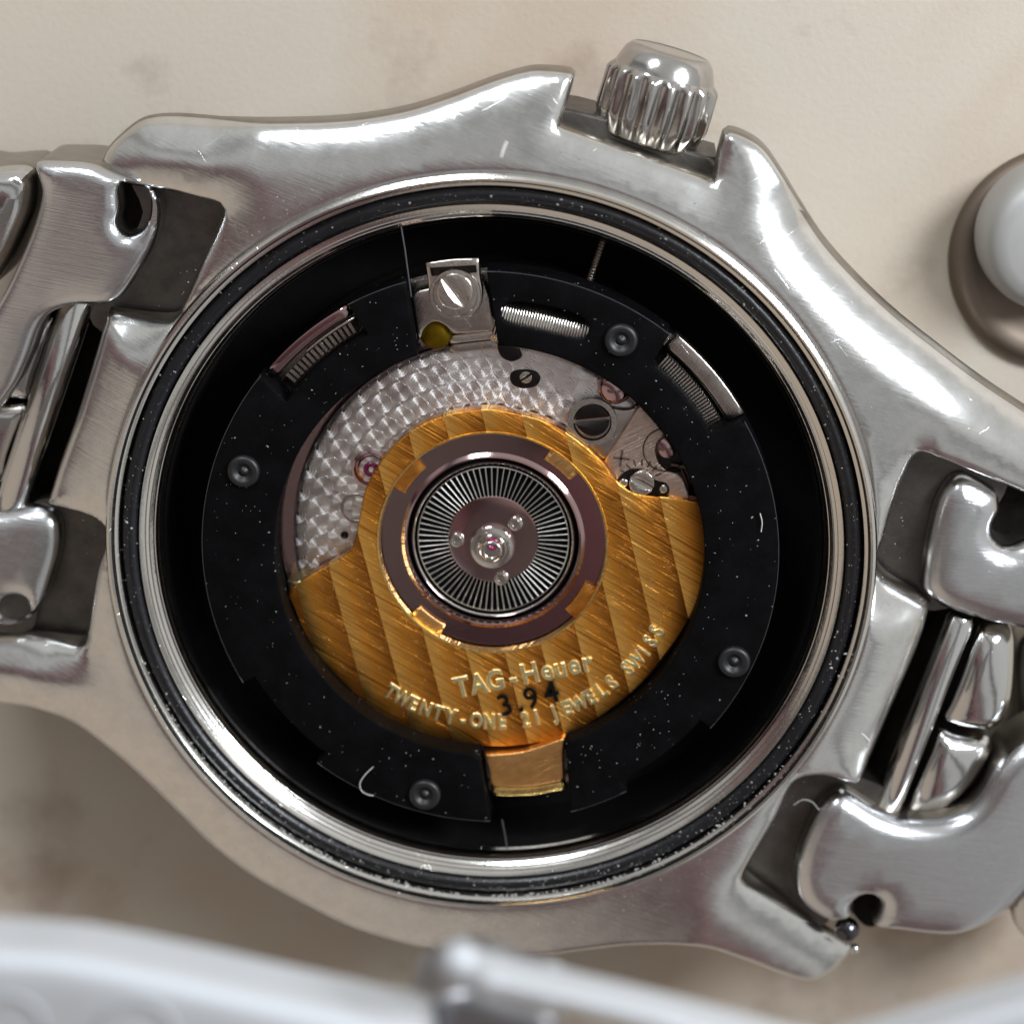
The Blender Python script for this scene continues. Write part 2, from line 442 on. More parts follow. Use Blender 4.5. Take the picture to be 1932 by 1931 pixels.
# ------------------------------------------------------------------ wristwatch
watch = thing('wristwatch', (C0[0], C0[1], ZT), 'steel wristwatch lying face down with its back open and crown at the top', 'watch')
def zcase(x, y):
    d = math.hypot(x-C0[0], y-C0[1])
    # along-the-bracelet axis: lugs fall away from the middle
    ax = (x-C0[0])*.925+(y-C0[1])*-.38
    z = -.02
    t = max(0, abs(ax)-1.40)
    z -= .30*t**1.35
    return z-.16*max(0, d-1.5)
def casepts(l):
    out = []
    for p in l:
        z = -.02
        for _ in range(3):
            q = P(p[0], p[1], z); z = zcase(q[0], q[1])
        out.append((q[0], q[1], p[2] if len(p) > 2 else ''))
    return out
case_out = casepts([
 (182, 322, 'c'), (216, 346), (315, 364), (380, 381), (409, 391), (416, 401), (405, 435), (372, 505), (334, 592), (318, 611), (278, 610), (198, 591, 'c'),
 (168, 695), (138, 792), (102, 894), (84, 957, 'c'), (141, 972), (176, 988), (194, 1008), (195, 1028), (176, 1087), (154, 1215), (144, 1230), (122, 1228), (53, 1212), (0, 1205), (-90, 1185, 'c'),
 (-130, 1250, 'c'), (-90, 1320), (0, 1334), (60, 1344), (130, 1371), (204, 1426), (263, 1478), (335, 1548), (385, 1597), (466, 1658), (583, 1722), (660, 1758), (767, 1790), (860, 1806), (950, 1811),
 (1040, 1808), (1087, 1802), (1202, 1790), (1318, 1795), (1411, 1824), (1480, 1850), (1531, 1859), (1566, 1844), (1601, 1812), (1612, 1795), (1595, 1781, 'c'), (1552, 1755), (1484, 1715), (1429, 1687), (1410, 1674), (1405, 1659),
 (1438, 1597), (1475, 1533), (1497, 1487), (1521, 1473), (1558, 1472), (1592, 1482), (1624, 1491, 'c'), (1678, 1363), (1733, 1237), (1763, 1153, 'c'), (1741, 1139), (1706, 1123), (1681, 1109), (1665, 1093), (1660, 1075),
 (1668, 1040), (1690, 963), (1715, 892), (1727, 868), (1742, 861), (1764, 868), (1820, 889), (1900, 923), (2010, 968), (2050, 960), (2075, 890),
 (2030, 840), (1932, 776), (1860, 728), (1780, 668), (1700, 605), (1625, 535), (1560, 462), (1512, 388), (1472, 322), (1440, 280), (1405, 258), (1376, 250), (1365, 258), (1345, 343, 'c'),
 (1056, 240, 'c'), (1083, 146), (1074, 138), (1040, 134), (1000, 134), (934, 152), (846, 185), (758, 212), (652, 229), (511, 234), (400, 228), (310, 222), (262, 228), (225, 254), (196, 285)])
cs = smooth(case_out, .022)
rimc = disc(C0, 1.492, 200)
def caseroll(x, y, nx, ny):
    a = math.degrees(math.atan2(y-C0[1], x-C0[0]))
    w = max(0, nx*.70+ny*.71)
    k = .02 if 50 < a < 84 or -75 < a < -40 else (.06 if 84 <= a < 120 else .125)
    return .012+k*w**1.3+.03*max(0, -nx)
topg = slab(cs, zcase, -.26, r=.04, holes=[rimc], sp=.045, roll=caseroll)
# body below the upper shell: drawn in, fills the ledge by the crown and the mouths of the bracelet recesses
low = casepts([(300, 300), (420, 380), (330, 560), (200, 585), (110, 880), (110, 960), (170, 1030), (120, 1200), (10, 1230), (30, 1310), (230, 1400), (420, 1580), (660, 1720), (950, 1780), (1300, 1770), (1480, 1800), (1470, 1700), (1440, 1620), (1520, 1500),
 (1600, 1470), (1740, 1160), (1690, 1080), (1750, 880), (1900, 900), (1900, 800), (1650, 590), (1480, 380), (1400, 330), (1340, 330), (1086, 235), (1000, 170), (760, 240), (500, 260)])
lows = smooth([(p[0], p[1], p[2]) for p in low], .05)
lowg = slab(lows, -.40, -1.0, r=.03, holes=[disc(C0, 1.40, 90)], sp=.14, taper=.12)
case = mk('case', merge(topg, lowg), M['case'], watch, angle=50)
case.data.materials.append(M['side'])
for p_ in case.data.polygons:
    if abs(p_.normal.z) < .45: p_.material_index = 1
# recess floors (grimy pockets that take the bracelet ends)
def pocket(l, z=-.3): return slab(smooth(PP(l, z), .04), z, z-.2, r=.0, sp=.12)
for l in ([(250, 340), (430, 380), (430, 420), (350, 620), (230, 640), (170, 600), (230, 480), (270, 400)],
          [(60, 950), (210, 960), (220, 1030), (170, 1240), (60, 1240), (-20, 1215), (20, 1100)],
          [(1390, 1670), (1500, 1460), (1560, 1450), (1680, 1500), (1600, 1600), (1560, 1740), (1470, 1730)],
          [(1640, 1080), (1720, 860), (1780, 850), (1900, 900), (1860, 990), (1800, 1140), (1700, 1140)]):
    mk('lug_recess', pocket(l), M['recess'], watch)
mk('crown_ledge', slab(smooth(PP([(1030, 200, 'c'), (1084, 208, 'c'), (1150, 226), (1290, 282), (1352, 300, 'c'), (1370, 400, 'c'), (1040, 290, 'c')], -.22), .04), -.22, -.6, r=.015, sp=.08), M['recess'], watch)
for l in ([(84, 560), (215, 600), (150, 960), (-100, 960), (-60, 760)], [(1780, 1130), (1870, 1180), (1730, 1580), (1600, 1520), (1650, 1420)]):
    mk('gap_shade_plate', slab(smooth(PP(l, -.50), .05), -.50, -.8, r=.02, sp=.12), M['dark_tone'], watch)  # dark plate added under the bar so the deep gap turns black
# raised rim, gasket and turned lip
def rl(name, prof, mat, parent=watch, n=220, ang=30): return mk(name, lathe(prof, C0, n), mat, parent, angle=ang)
rl('rim', [(1.514, -.03), (1.512, -.012), (1.505, .004), (1.495, .010), (1.486, .006), (1.481, -.004), (1.477, -.016), (1.472, -.020), (1.464, -.024), (1.461, -.040), (1.457, -.13), (1.37, -.15)], M['rim'])
rl('gasket', [(1.425+.034*math.cos(a), -.072+.038*math.sin(a)) for a in np.linspace(0, PI*2, 17)], M['rubber'], ang=0)
rl('threaded_lip', [(1.389, -.16), (1.3885, -.056), (1.386, -.050), (1.381, -.052), (1.366, -.062), (1.3645, -.066), (1.3615, -.065), (1.352, -.072), (1.3505, -.077), (1.3475, -.076), (1.337, -.086), (1.334, -.098), (1.331, -.100), (1.326, -.122), (1.322, -.130), (1.318, -.165), (1.312, -.172), (1.310, -.6)], M['rim'], ang=20)
rl('inner_well', [(1.309, -.17), (1.300, -.19), (1.296, -.55), (.6, -.56), (.001, -.56)], M['well'])

# crown
cz = -.34
a0, a1 = Vector(P(1225, 236, cz)), Vector(P(1252, 145, cz))
axc = (a1-a0).normalized(); Lc = (a1-a0).length; R = .222
def flute(a, k):
    if k < 2 or k > 7: return 1
    t = (a*9/PI) % 1.0
    g_ = .5-.5*math.cos(2*PI*t)
    return 1-.11*(g_**1.1)*(1 if 3 <= k <= 6 else .4)
crown = mk('crown', lathe([(.001, -.06), (R*.80, -.06), (R*.88, -.045), (R*.99, .02), (R, .035), (R, Lc*.5), (R*.995, Lc*.93), (R*.96, Lc), (R*.88, Lc+.018), (R*.84, Lc+.03)], None, 288, (a0, axc), flute), M['crown'], watch, angle=60)
mk('crown_cap', lathe([(R*.88, Lc+.018), (R*.87, Lc+.026), (R*.84, Lc+.045), (R*.78, Lc+.078), (R*.70, Lc+.098), (R*.66, Lc+.102), (R*.62, Lc+.098), (R*.3, Lc+.100), (.001, Lc+.101)], None, 96, (a0, axc)), M['crown'], crown, angle=0)
mk('crown_tube', lathe([(.10, -.3), (.10, -.02)], None, 40, (a0, axc)), M['recess'], watch)

# bracelet links
def link(name, pts, z, zb, r, mat, holes=(), sp=.07, slope=None, parent=watch, step=.02):
    zz = z
    o = smooth(PP(pts, z), step)
    hs = [smooth(PP(h, z), .012) for h in holes]
    if slope:
        c = np.array(o).mean(0)
        zz = lambda x, y: z+slope[0]*(x-c[0])+slope[1]*(y-c[1])-(slope[2]*((x-c[0])**2+(y-c[1])**2) if len(slope) > 2 else 0)
    ob = mk(name, slab(o, zz, zb, r=r, holes=hs, sp=sp), mat, parent, angle=55)
    ob.data.materials.append(M['side'])  # link walls take the steel with shade in its colour
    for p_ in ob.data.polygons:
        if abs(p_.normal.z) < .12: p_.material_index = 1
    return ob
LK = 'bracelet_link'
link(LK, [(62, 312), (100, 308), (168, 312), (215, 330), (262, 345), (296, 368), (303, 392), (300, 430), (285, 475), (262, 515), (240, 547), (218, 567), (190, 577), (150, 578), (118, 583), (88, 598), (70, 625), (50, 680), (20, 740), (-30, 790), (-90, 740), (-50, 640), (0, 560), (34, 490), (62, 420), (74, 365), (66, 335)],
     -.17, -.62, .055, M['brushed'], holes=[[(226, 352), (225, 397), (220, 420), (229, 437), (243, 444), (265, 435), (280, 411), (283, 379), (276, 357), (250, 345)]], slope=(.085, .0, .02))
mk('pin_hole_backing', slab(smooth(PP([(210, 335), (295, 340), (300, 400), (270, 455), (225, 450), (208, 400)], -.34), .03), -.34, -.4, sp=.1), M['dark_tone'], watch)  # hole floor blackened, its shade put into the colour
link(LK, [(-90, 325), (-20, 322), (28, 318), (50, 322), (62, 345), (58, 395), (36, 450), (4, 510), (-40, 560), (-120, 560)], -.26, -.7, .10, M['polish'], slope=(.05, .1, .2))
link(LK, [(-60, 620), (40, 640), (78, 608), (105, 594), (104, 602), (88, 655), (68, 715), (53, 757), (30, 757), (-60, 742)], -.33, -.7, .045, M['polish'], slope=(-.1, 0, .2))
link(LK, [(-60, 752), (0, 765), (51, 768), (42, 800), (28, 835), (16, 870), (4, 915), (-60, 915)], -.33, -.7, .05, M['polish'], slope=(-.1, .1, .2))
link(LK, [(-120, 985), (0, 972), (44, 964), (76, 964), (98, 974), (111, 998), (110, 1045), (98, 1090), (84, 1130), (66, 1158), (36, 1180), (0, 1183), (-120, 1165)],
     -.19, -.62, .065, M['brushed'], holes=[[(-8, 1152), (6, 1133), (26, 1128), (44, 1134), (51, 1148), (46, 1164), (34, 1176), (14, 1176), (-4, 1168)]], slope=(.0, -.08, .06))
mk('pin_hole_backing', slab(smooth(PP([(-20, 1120), (60, 1120), (60, 1185), (-20, 1185)], -.25), .03), -.25, -.4, sp=.1), M['recess'], watch)
# right side
link(LK, [(1740, 1108), (1741, 1060), (1752, 1000), (1768, 945), (1790, 911), (1815, 899), (1850, 912), (1885, 936), (1890, 960), (1889, 975), (1879, 993), (1877, 1012), (1887, 1030), (1908, 1038), (1935, 1030), (2010, 1010), (2060, 1100), (2040, 1230), (1960, 1205), (1915, 1191), (1869, 1180), (1823, 1165), (1776, 1146), (1752, 1128)],
     -.21, -.62, .085, M['brushed'], slope=(-.13, -.02, .05))
link(LK, [(1498, 1654), (1504, 1608), (1520, 1565), (1542, 1525), (1566, 1501), (1592, 1496), (1618, 1508), (1651, 1530), (1691, 1549), (1737, 1557), (1784, 1556), (1826, 1542), (1858, 1510), (1885, 1466), (1930, 1425), (2000, 1400), (2080, 1500), (2000, 1640), (1932, 1708), (1905, 1733), (1861, 1758), (1815, 1772), (1768, 1771), (1707, 1761),
     (1650, 1749), (1659, 1727), (1662, 1706), (1645, 1691), (1623, 1693), (1608, 1709), (1611, 1722), (1598, 1736), (1568, 1737), (1534, 1719), (1508, 1692)],
     -.20, -.60, .075, M['brushed'], slope=(-.11, -.02, .03))
link(LK, [(1855, 1190), (1883, 1184), (1908, 1194), (1919, 1218), (1920, 1267), (1914, 1340), (1896, 1382), (1870, 1394), (1835, 1390), (1800, 1379), (1781, 1366), (1795, 1330), (1815, 1281), (1838, 1220)], -.27, -.7, .075, M['polish'], slope=(-.2, .05, .8))
link(LK, [(1776, 1380), (1803, 1392), (1850, 1404), (1872, 1410), (1879, 1428), (1868, 1455), (1840, 1496), (1802, 1530), (1772, 1545), (1728, 1549), (1708, 1541), (1716, 1515), (1735, 1470), (1755, 1425)], -.30, -.7, .07, M['polish'], slope=(-.2, .1, .8))
link(LK, [(1915, 1700), (1950, 1660), (2060, 1600), (2060, 1800), (1960, 1790), (1918, 1755)], -.30, -.7, .06, M['polish'])
link(LK, [(1925, 1215), (1990, 1190), (2060, 1250), (2060, 1420), (1960, 1410), (1918, 1440), (1905, 1480), (1890, 1420), (1920, 1370)], -.75, -.95, .04, M['recess'])
mk('pin_hole_backing', slab(smooth(PP([(1872, 925), (1990, 900), (1990, 1060), (1870, 1050)], -.42), .03), -.42, -.6, sp=.1), M['dark_tone'], watch)  # dark plate added under the open hole for its shade
mk('pin_hole_backing', slab(smooth(PP([(1605, 1712), (1622, 1690), (1645, 1686), (1664, 1706), (1662, 1730), (1648, 1747), (1630, 1744), (1614, 1728)], -.34), .02), -.34, -.6, sp=.1), M['dark_tone'], watch)  # dark backing added to paint the shade inside this hole
# spring bar tubes
def bar(p, q, z, r):
    A, B = Vector(P(*p, z)), Vector(P(*q, z)); d = (B-A).normalized()
    prof = [(.001, 0), (r*.8, 0), (r, .02), (r, (B-A).length-.02), (r*.8, (B-A).length), (.001, (B-A).length)]
    return mk('spring_bar', lathe(prof, None, 64, (A, d)), M['polish'], watch, angle=40)
bar((152, 556), (10, 985), -.32, .068)
bar((1815, 1160), (1672, 1525), -.33, .058)
# lock pin end below the right lug
pb = Vector(P(1598, 1752, -.26))
mk('pin_end', sphere(pb, .052), steel('dark_pin_steel', (.09, .09, .10), .12), watch, angle=0)
bpn = Vector(P(1612, 1789, -.28)); mk('pin_end', sphere(bpn, .022), M['polish'], watch, angle=0)

# ------------------------------------------------------------------ movement
ZR, ZH, ZP = -.15, -.03, -.235
mov = thing('watch_movement', (C0[0], C0[1], -.5), 'automatic movement with gilt half-moon rotor set in the open watch case', 'movement')
def ang(u, v, z): q = P(u, v, z); return math.atan2(q[1]-C0[1], q[0]-C0[0])
def rad(u, v, z): q = P(u, v, z); return math.hypot(q[0]-C0[0], q[1]-C0[1])
def arc(r, a, b, step=.03):
    n = max(2, int(abs(b-a)*r/step)+1)
    return [(C0[0]+r*math.cos(a+(b-a)*i/(n-1)), C0[1]+r*math.sin(a+(b-a)*i/(n-1)), 'c' if i in (0, n-1) else '') for i in range(n)]
A_ = lambda u, v: ang(u, v, ZH)
RO, RI = 1.135, .845
def unw(a, lo):
    while a < lo: a += 2*PI
    return a
# right half: from the lower gap counter-clockwise to the upper gap
s0 = A_(1080, 1541); s1 = unw(A_(1185, 1498), s0); s2 = unw(A_(1321, 1359), s0); w0 = unw(A_(1397, 800), s0); w1 = unw(A_(1262, 632), s0); s3 = unw(A_(918, 512), s0)
i3 = unw(A_(940, 650), s0); i0 = unw(A_(1063, 1395), s0-.2)
right = arc(RO, s0, s1)+arc(RO-.055, s1, s2)+arc(RO, s2, w0)+arc(RO-.14, w0+.03, w1-.02)+arc(RO, w1, s3)+arc(RI, i3, i0)
slot = smooth(PP([(948, 580), (970, 570), (1030, 577), (1085, 592), (1108, 608), (1111, 625), (1100, 640), (1070, 637), (1015, 624), (962, 612), (946, 598)], ZH), .012)
hr = slab(smooth(right, .03), ZH, ZH-.16, r=.008, holes=[slot], sp=.09)
mk('holder_ring', hr, M['plastic'], mov, angle=35)
t0 = unw(A_(768, 540), 0); x0 = unw(A_(655, 574), 0); x1 = unw(A_(487, 705), 0); y0 = unw(A_(455, 1290), 0); y1 = unw(A_(600, 1437), 0); t1 = unw(A_(925, 1560), 0)
j1 = unw(A_(903, 1432), 0); j0 = unw(A_(782, 658), 0)
left = arc(RO, t0, x0)+arc(RO-.14, x0-.01, x1+.02)+arc(RO, x1, y0)+arc(RO-.06, y0, y1)+arc(RO, y1, t1)+arc(RI, j1, j0)
mk('holder_ring', slab(smooth(left, .03), ZH, ZH-.16, r=.008, sp=.09), M['plastic'], mov, angle=35)
# pale lines drawing the highlight along the outer edge of the holder
for a_, b_ in ((x1+.25, y0-.02), (y1+.03, t1-.03), (s2+.05, w0-.1)):
    pass
M['edge'] = simple('highlight_line_plastic', (.045, .047, .055), .5)  # paler grey standing in for highlights on the black plastic
for a_, b_ in ((s0, s1), (s2, w0), (w1, s3), (t0, x0), (x1, y0), (y1, t1)):
    mk('ring_edge_highlight', tube([(x, y, ZH-.003) for x, y, _ in arc(RO-.003, a_, b_)], .0018, 5), M['edge'], mov)
for l_, z_ in (([(757, 428), (764, 470), (772, 530), (776, 560)], -.10), ([(947, 1545), (953, 1575), (957, 1600)], -.12)):  # upper line a moulded groove, lower one a painted bluish glint
    mk('groove_and_glint', tube([tuple(P(u, v, z_)) for u, v in l_], .0035, 5), M['edge'], mov)
M['stud'] = simple('scuffed_stud_plastic', (.006, .0065, .008), .45)
# moulded dimples
for u, v in ((1172, 641), (460, 888), (802, 1497), (1385, 1247)):
    q = P(u, v, ZH); rr = .066
    mk('dimple', lathe([(rr, ZH-.004), (rr*.97, ZH+.010), (rr*.85, ZH+.022), (rr*.6, ZH+.020), (rr*.42, ZH+.006), (rr*.3, ZH-.001), (rr*.22, ZH+.010), (.001, ZH+.014)], q, 32), M['stud'], mov, angle=0)
# main plate with circular graining
def P2(u, v, z): q = P(u, v, z); return (q[0], q[1])
mk('base_plate', lathe([(.80, ZP-.1), (.80, ZP-.012), (.79, ZP-.002), (.78, ZP), (.3, ZP), (.001, ZP)], C0, 128), M['perlage'], mov)
mk('plate_edge', lathe([(.86, ZP-.2), (.86, ZP-.07), (.85, ZP-.06), (.805, ZP-.065), (.802, ZP-.3)], C0, 128), M['mirror'], mov)
mk('movement_rim', lathe([(1.10, ZP-.3), (1.10, ZP-.02), (1.085, ZP-.005), (1.05, ZP-.005), (1.045, ZP-.03), (1.0, ZP-.04), (.96, ZP-.04), (.95, ZP-.09), (.87, ZP-.1), (.865, ZP-.3)], C0, 128), M['movement'], mov, angle=30)
# gear teeth seen in the two cut-outs of the holder ring
def teeth(a, b, r0, r1, n, z):
    gs = []
    for i in range(n):
        t = a+(b-a)*(i+.5)/n; w = abs(b-a)/n*.28
        o = [(C0[0]+r*math.cos(t+s_*w), C0[1]+r*math.sin(t+s_*w)) for r, s_ in ((r0, -1), (r1, -1), (r1, 1), (r0, 1))]
        gs.append(slab(np.array(o), z, z-.04, sp=.5))
    return merge(*gs)
def AZ_(u, v): return ang(u, v, -.10)
ga, gb = AZ_(655, 600), AZ_(520, 700)
mk('date_wheel', teeth(ga, unw(gb, ga), 1.01, 1.055, 15, -.13), M['movement'], mov, False)
def band(name, a, b, r0, r1, z, mat, rr=.01): return mk(name, slab(smooth(arc(r1, a, b)+arc(r0, b, a), .03), z, z-.05, r=rr, sp=.08), mat, mov)
band('bridge_rail', ga-.02, unw(gb, ga)+.02, 1.078, 1.125, -.10, M['mirror'])
band('bridge_rail', ga-.02, unw(gb, ga)-.13, 1.058, 1.07, -.11, M['screw'], .004)
ha, hb = AZ_(1385, 790), AZ_(1280, 650)
mk('date_wheel', teeth(ha, hb, .985, 1.045, 26, -.13), M['screw'], mov, False)
band('bridge_rail', ha, hb+.03, 1.07, 1.14, -.10, M['movement'])
band('bridge_rail', ha, hb, .974, .984, -.12, M['mirror'], .003)
# ribbed crown wheel in the slot of the holder ring
qa, qb = Vector(P(938, 590, -.175)), Vector(P(1122, 634, -.175)); dq = (qb-qa).normalized(); Lq = (qb-qa).length
pr = []
for i in range(73):
    t = i/72; pr.append((.118*(1-.035*(i % 2)), Lq*t))
mk('crown_wheel', lathe([(.001, 0)]+pr+[(.001, Lq)], None, 40, (qa, dq)), M['rim'], mov, angle=20)
# stem thread glimpsed in the well
qa, qb = Vector(P(1142, 440, -.35)), Vector(P(1112, 528, -.35)); dq = (qb-qa).normalized(); Lq = (qb-qa).length
mk('winding_stem', lathe([(.022*(1-.35*(i % 2)), Lq*i/30) for i in range(31)], None, 24, (qa, dq)), M['movement'], mov, angle=20)

# screw builder
def screw(u, v, z, r, slot_a, mat, parent, name='screw', hh=.02, sw=.16):
    c = P2(u, v, z); gs = [lathe([(r*.97, z-hh*2.2), (r*.97, z-hh), (.001, z-hh)], c, 40)]
    for s_ in (-1, 1):
        a = math.asin(sw); o = disc(c, r, 22, a, PI-a)
        o = [((x-c[0]), (y-c[1])*s_) for x, y in o]
        ca, sa = math.cos(slot_a), math.sin(slot_a)
        o = np.array([(c[0]+x*ca-y*sa, c[1]+x*sa+y*ca) for x, y in o])
        gs.append(slab(o, z, z-hh, r=r*.09, sp=r*.4))
    return mk(name, merge(*gs), mat, parent, angle=35)
# case clamp, its screw and the bridge below it (top gap of the holder ring)
zc = -.06
mk('setting_bridge', slab(smooth(PP([(775, 560, 'c'), (790, 548), (908, 528), (926, 560, 'c'), (935, 625, 'c'), (850, 630), (843, 618), (820, 608), (800, 622), (790, 650, 'c')], -.12), .02), -.12, -.3, r=.012, sp=.06), M['movement'], mov, angle=35)
clamp_o = [(803, 496, 'c'), (850, 489), (903, 487, 'c'), (906, 520), (911, 555), (905, 580), (885, 598), (860, 603), (835, 597), (815, 578), (809, 550), (806, 520)]
mk('case_clamp', slab(smooth(PP(clamp_o, zc), .015), zc, zc-.05, r=.008, sp=.05), M['screw'], mov, angle=35)
mk('case_clamp', slab(smooth(PP([(811, 505, 'c'), (898, 500, 'c'), (900, 514, 'c'), (814, 521, 'c')], zc+.004), .02), zc+.004, zc-.01, sp=.05), M['darkscrew'], mov)
mk('case_clamp', lathe([(.10, zc+.001), (.098, zc+.005), (.086, zc+.006), (.083, zc+.001)], P2(859, 556, zc), 48), M['goldedge' if 0 else 'screw'], mov)
screw(858, 550, zc+.022, .070, math.radians(-52), M['screw'], mov)
mk('jewel', lathe([(.062, -.2), (.062, -.155), (.05, -.145), (.02, -.14), (.001, -.14)], P2(822, 630, -.15), 32), M['amber'], mov, angle=0)
# stepped bridge just under the clamp
for vv, zz, mt in ((607, -.13, 'movement'), (628, -.17, 'screw'), (646, -.2, 'movement')):
    mk('bridge_step', slab(smooth(PP([(846, vv+5, 'c'), (936, vv-6, 'c'), (940, vv+11, 'c'), (850, vv+21, 'c')], zz), .02), zz, zz-.1, r=.006, sp=.08), M[mt], mov)
# details on the base plate
def ringdisc(name, u, v, z, rs, mat, parent=mov): return mk(name, lathe(rs_prof(rs, z), P2(u, v, z), 48), mat, parent, angle=30)
def rs_prof(rs, z): return [(r, z+h) for r, h in rs]
jw = ringdisc('jewel_setting', 700, 885, ZP+.012, [(.078, -.02), (.078, 0), (.068, .004), (.062, -.006), (.056, -.004), (.048, -.012), (.03, -.02)], M['mirror'])
mk('jewel', lathe([(.032, ZP-.006), (.030, ZP+.004), (.012, ZP+.006), (.008, ZP-.008), (.001, ZP-.008)], P2(700, 885, ZP), 32), M['ruby'], mov, angle=0)
for u, v, r_ in ((752, 868, .048), (672, 958, .06)):
    mk('turned_ring', lathe([(r_*.84, ZP+.001), (r_*.87, ZP+.005), (r_, ZP+.005), (r_*1.03, ZP+.001)], P2(u, v, ZP), 40), M['movement'], mov)
mk('oil_hole', lathe([(.016, ZP+.004), (.014, ZP+.006), (.010, ZP+.002), (.001, ZP+.001)], P2(650, 1009, ZP), 20), M['darkscrew'], mov)
mk('oval_port', slab(smooth(PP([(962, 716), (965, 702), (985, 697), (1010, 700), (1020, 712), (1012, 728), (990, 733), (970, 728)], ZP+.004), .01), ZP+.004, ZP-.01, r=.004, sp=.05), M['darkscrew'], mov)
screw(992, 712, ZP+.012, .024, .6, M['screw'], mov)
for l in ([(940, 650), (975, 655), (985, 672), (965, 682), (945, 672)],):
    mk('cut_out', slab(smooth(PP(l, ZP+.006), .01), ZP+.006, ZP-.02, r=.003, sp=.05), M['darkscrew'], mov)
ball = P(1160, 735, -.16)
mk('polished_screw', sphere((ball[0], ball[1], -.2), .068, 16, .75), M['mirror'], mov, angle=0)
# balance corner: bridge with dark screw, brushed regulator plate with marks
zb_ = -.20
mk('train_bridge', slab(smooth(PP([(1074, 808, 'c'), (1082, 790), (1096, 768), (1120, 760), (1150, 768), (1185, 772), (1207, 762, 'c'), (1172, 838, 'c'), (1148, 873, 'c'), (1090, 835, 'c')], zb_), .02), zb_, zb_-.1, r=.01, sp=.05), M['movement'], mov, angle=35)
mk('screw_collar', lathe([(.097, zb_+.003), (.095, zb_+.012), (.075, zb_+.012), (.070, zb_+.004)], P2(1118, 795, zb_), 48), M['screw'], mov)
screw(1118, 793, zb_+.016, .066, .12, M['darkscrew'], mov, sw=.1)
zr_ = -.185
regp = [(1207, 764, 'c'), (1228, 785), (1258, 822, 'c'), (1243, 832), (1238, 850), (1244, 872), (1262, 888), (1284, 893, 'c'), (1292, 910), (1301, 936, 'c'), (1297, 950, 'c'), (1275, 960, 'c'), (1180, 950), (1160, 910), (1138, 872, 'c')]
reg = mk('regulator_plate', slab(smooth(PP(regp, zr_), .02), zr_, zr_-.1, r=.008, sp=.05), M['reg'], mov, angle=35)
def stroke(pts, z, w, mat, parent, name='engraved_mark'):
    gs = []
    for a, b in pts:
        p, q = np.array(P2(*a, z)), np.array(P2(*b, z)); t = (q-p)/np.linalg.norm(q-p); n = np.array((-t[1], t[0]))*w/2
        gs.append(slab(np.array([p-n, q-n, q+n, p+n]), z+.002, z-.004, sp=.5))
    return mk(name, merge(*gs), mat, parent, False)
stroke([((1157, 863), (1188, 866)), ((1174, 849), (1170, 880))], zr_, .009, M['engrave'], reg)
stroke([((1266, 876), (1297, 882))], zr_, .009, M['engrave'], reg)
tk = []
for i in range(9):
    a = math.radians(195-22*i); c = (1208, 906)
    tk.append(((c[0]+30*math.cos(a), c[1]-28*math.sin(a)), (c[0]+42*math.cos(a), c[1]-40*math.sin(a))))
stroke(tk, zr_, .007, M['engrave'], reg)
mk('regulator_well', slab(smooth(PP([(1163, 912), (1175, 893), (1195, 884), (1222, 888), (1236, 905), (1258, 912), (1262, 930), (1240, 940), (1190, 938)], zr_+.003), .015), zr_+.003, zr_-.01, r=.0, sp=.05), M['darkscrew'], mov)
screw(1211, 912, zr_+.03, .050, math.radians(-28), M['screw'], mov, sw=.12)
for u, v, w in ((1177, 911, .017), (1252, 923, .017)):
    mk('regulator_pin', slab(np.array(disc(P2(u, v, zr_+.02), w, 14)), zr_+.02, zr_-.01, r=.005, sp=.02), M['screw'], mov)
b2 = P(1258, 846, -.2)
mk('polished_screw', sphere((b2[0], b2[1], -.25), .075, 16, .7), M['mirror'], mov, angle=0)
mk('screw_well', lathe([(.088, zr_+.004), (.085, zr_+.006), (.082, zr_-.02), (.001, zr_-.022)], P2(1255, 848, zr_), 40), M['darkscrew'], mov)

# rotor
rot_top = [(1324, 948, 'c'), (1331, 990), (1333, 1037), (1327, 1085), (1317, 1130), (1296, 1175), (1268, 1218), (1216, 1283), (1165, 1329), (1107, 1368), (1064, 1388), (1000, 1403), (935, 1408), (850, 1398), (770, 1376), (700, 1335), (652, 1293), (602, 1240), (571, 1190), (553, 1145), (541, 1122, 'c'),
 (553, 1107, 'c'), (600, 1077), (640, 1055), (660, 1040), (669, 1020), (680, 965), (690, 922), (712, 880), (742, 842), (780, 810), (830, 786), (880, 775), (930, 772), (975, 780), (1030, 795), (1078, 822), (1120, 855), (1143, 878), (1158, 900), (1178, 920), (1204, 932), (1260, 938)]
ZQ = ZR
hole = [tuple(p) for p in smooth([(p[0], p[1]) for p in PP([(1090+253*math.cos(a), 0) for a in ()], ZQ)], .1)] if False else None
RC = np.array(P2(929, 1025, ZQ)); RH = .449
rotor = mk('rotor', slab(smooth(PP(rot_top, ZQ), .02), ZQ, ZQ-.07, r=.007, holes=[disc(RC, RH, 120)], sp=.07), M['gold'], mov, angle=35)
# pale bevelled outer flange just below the striped face
fl = [p for p in arc(.838, math.radians(192), math.radians(352))]+[p for p in arc(.70, math.radians(352), math.radians(192))]
mk('rotor_flange', slab(smooth(fl, .03), ZR-.012, ZR-.15, r=.012, sp=.08), plain_gold('pale_gilt_flange', (.62, .52, .27), .3), rotor, angle=35)
mk('hub_edge', lathe([(RH+.012, ZQ+.001), (RH+.010, ZQ+.006), (RH+.002, ZQ+.005), (RH-.004, ZQ-.02)], RC, 128), M['goldedge'], rotor)
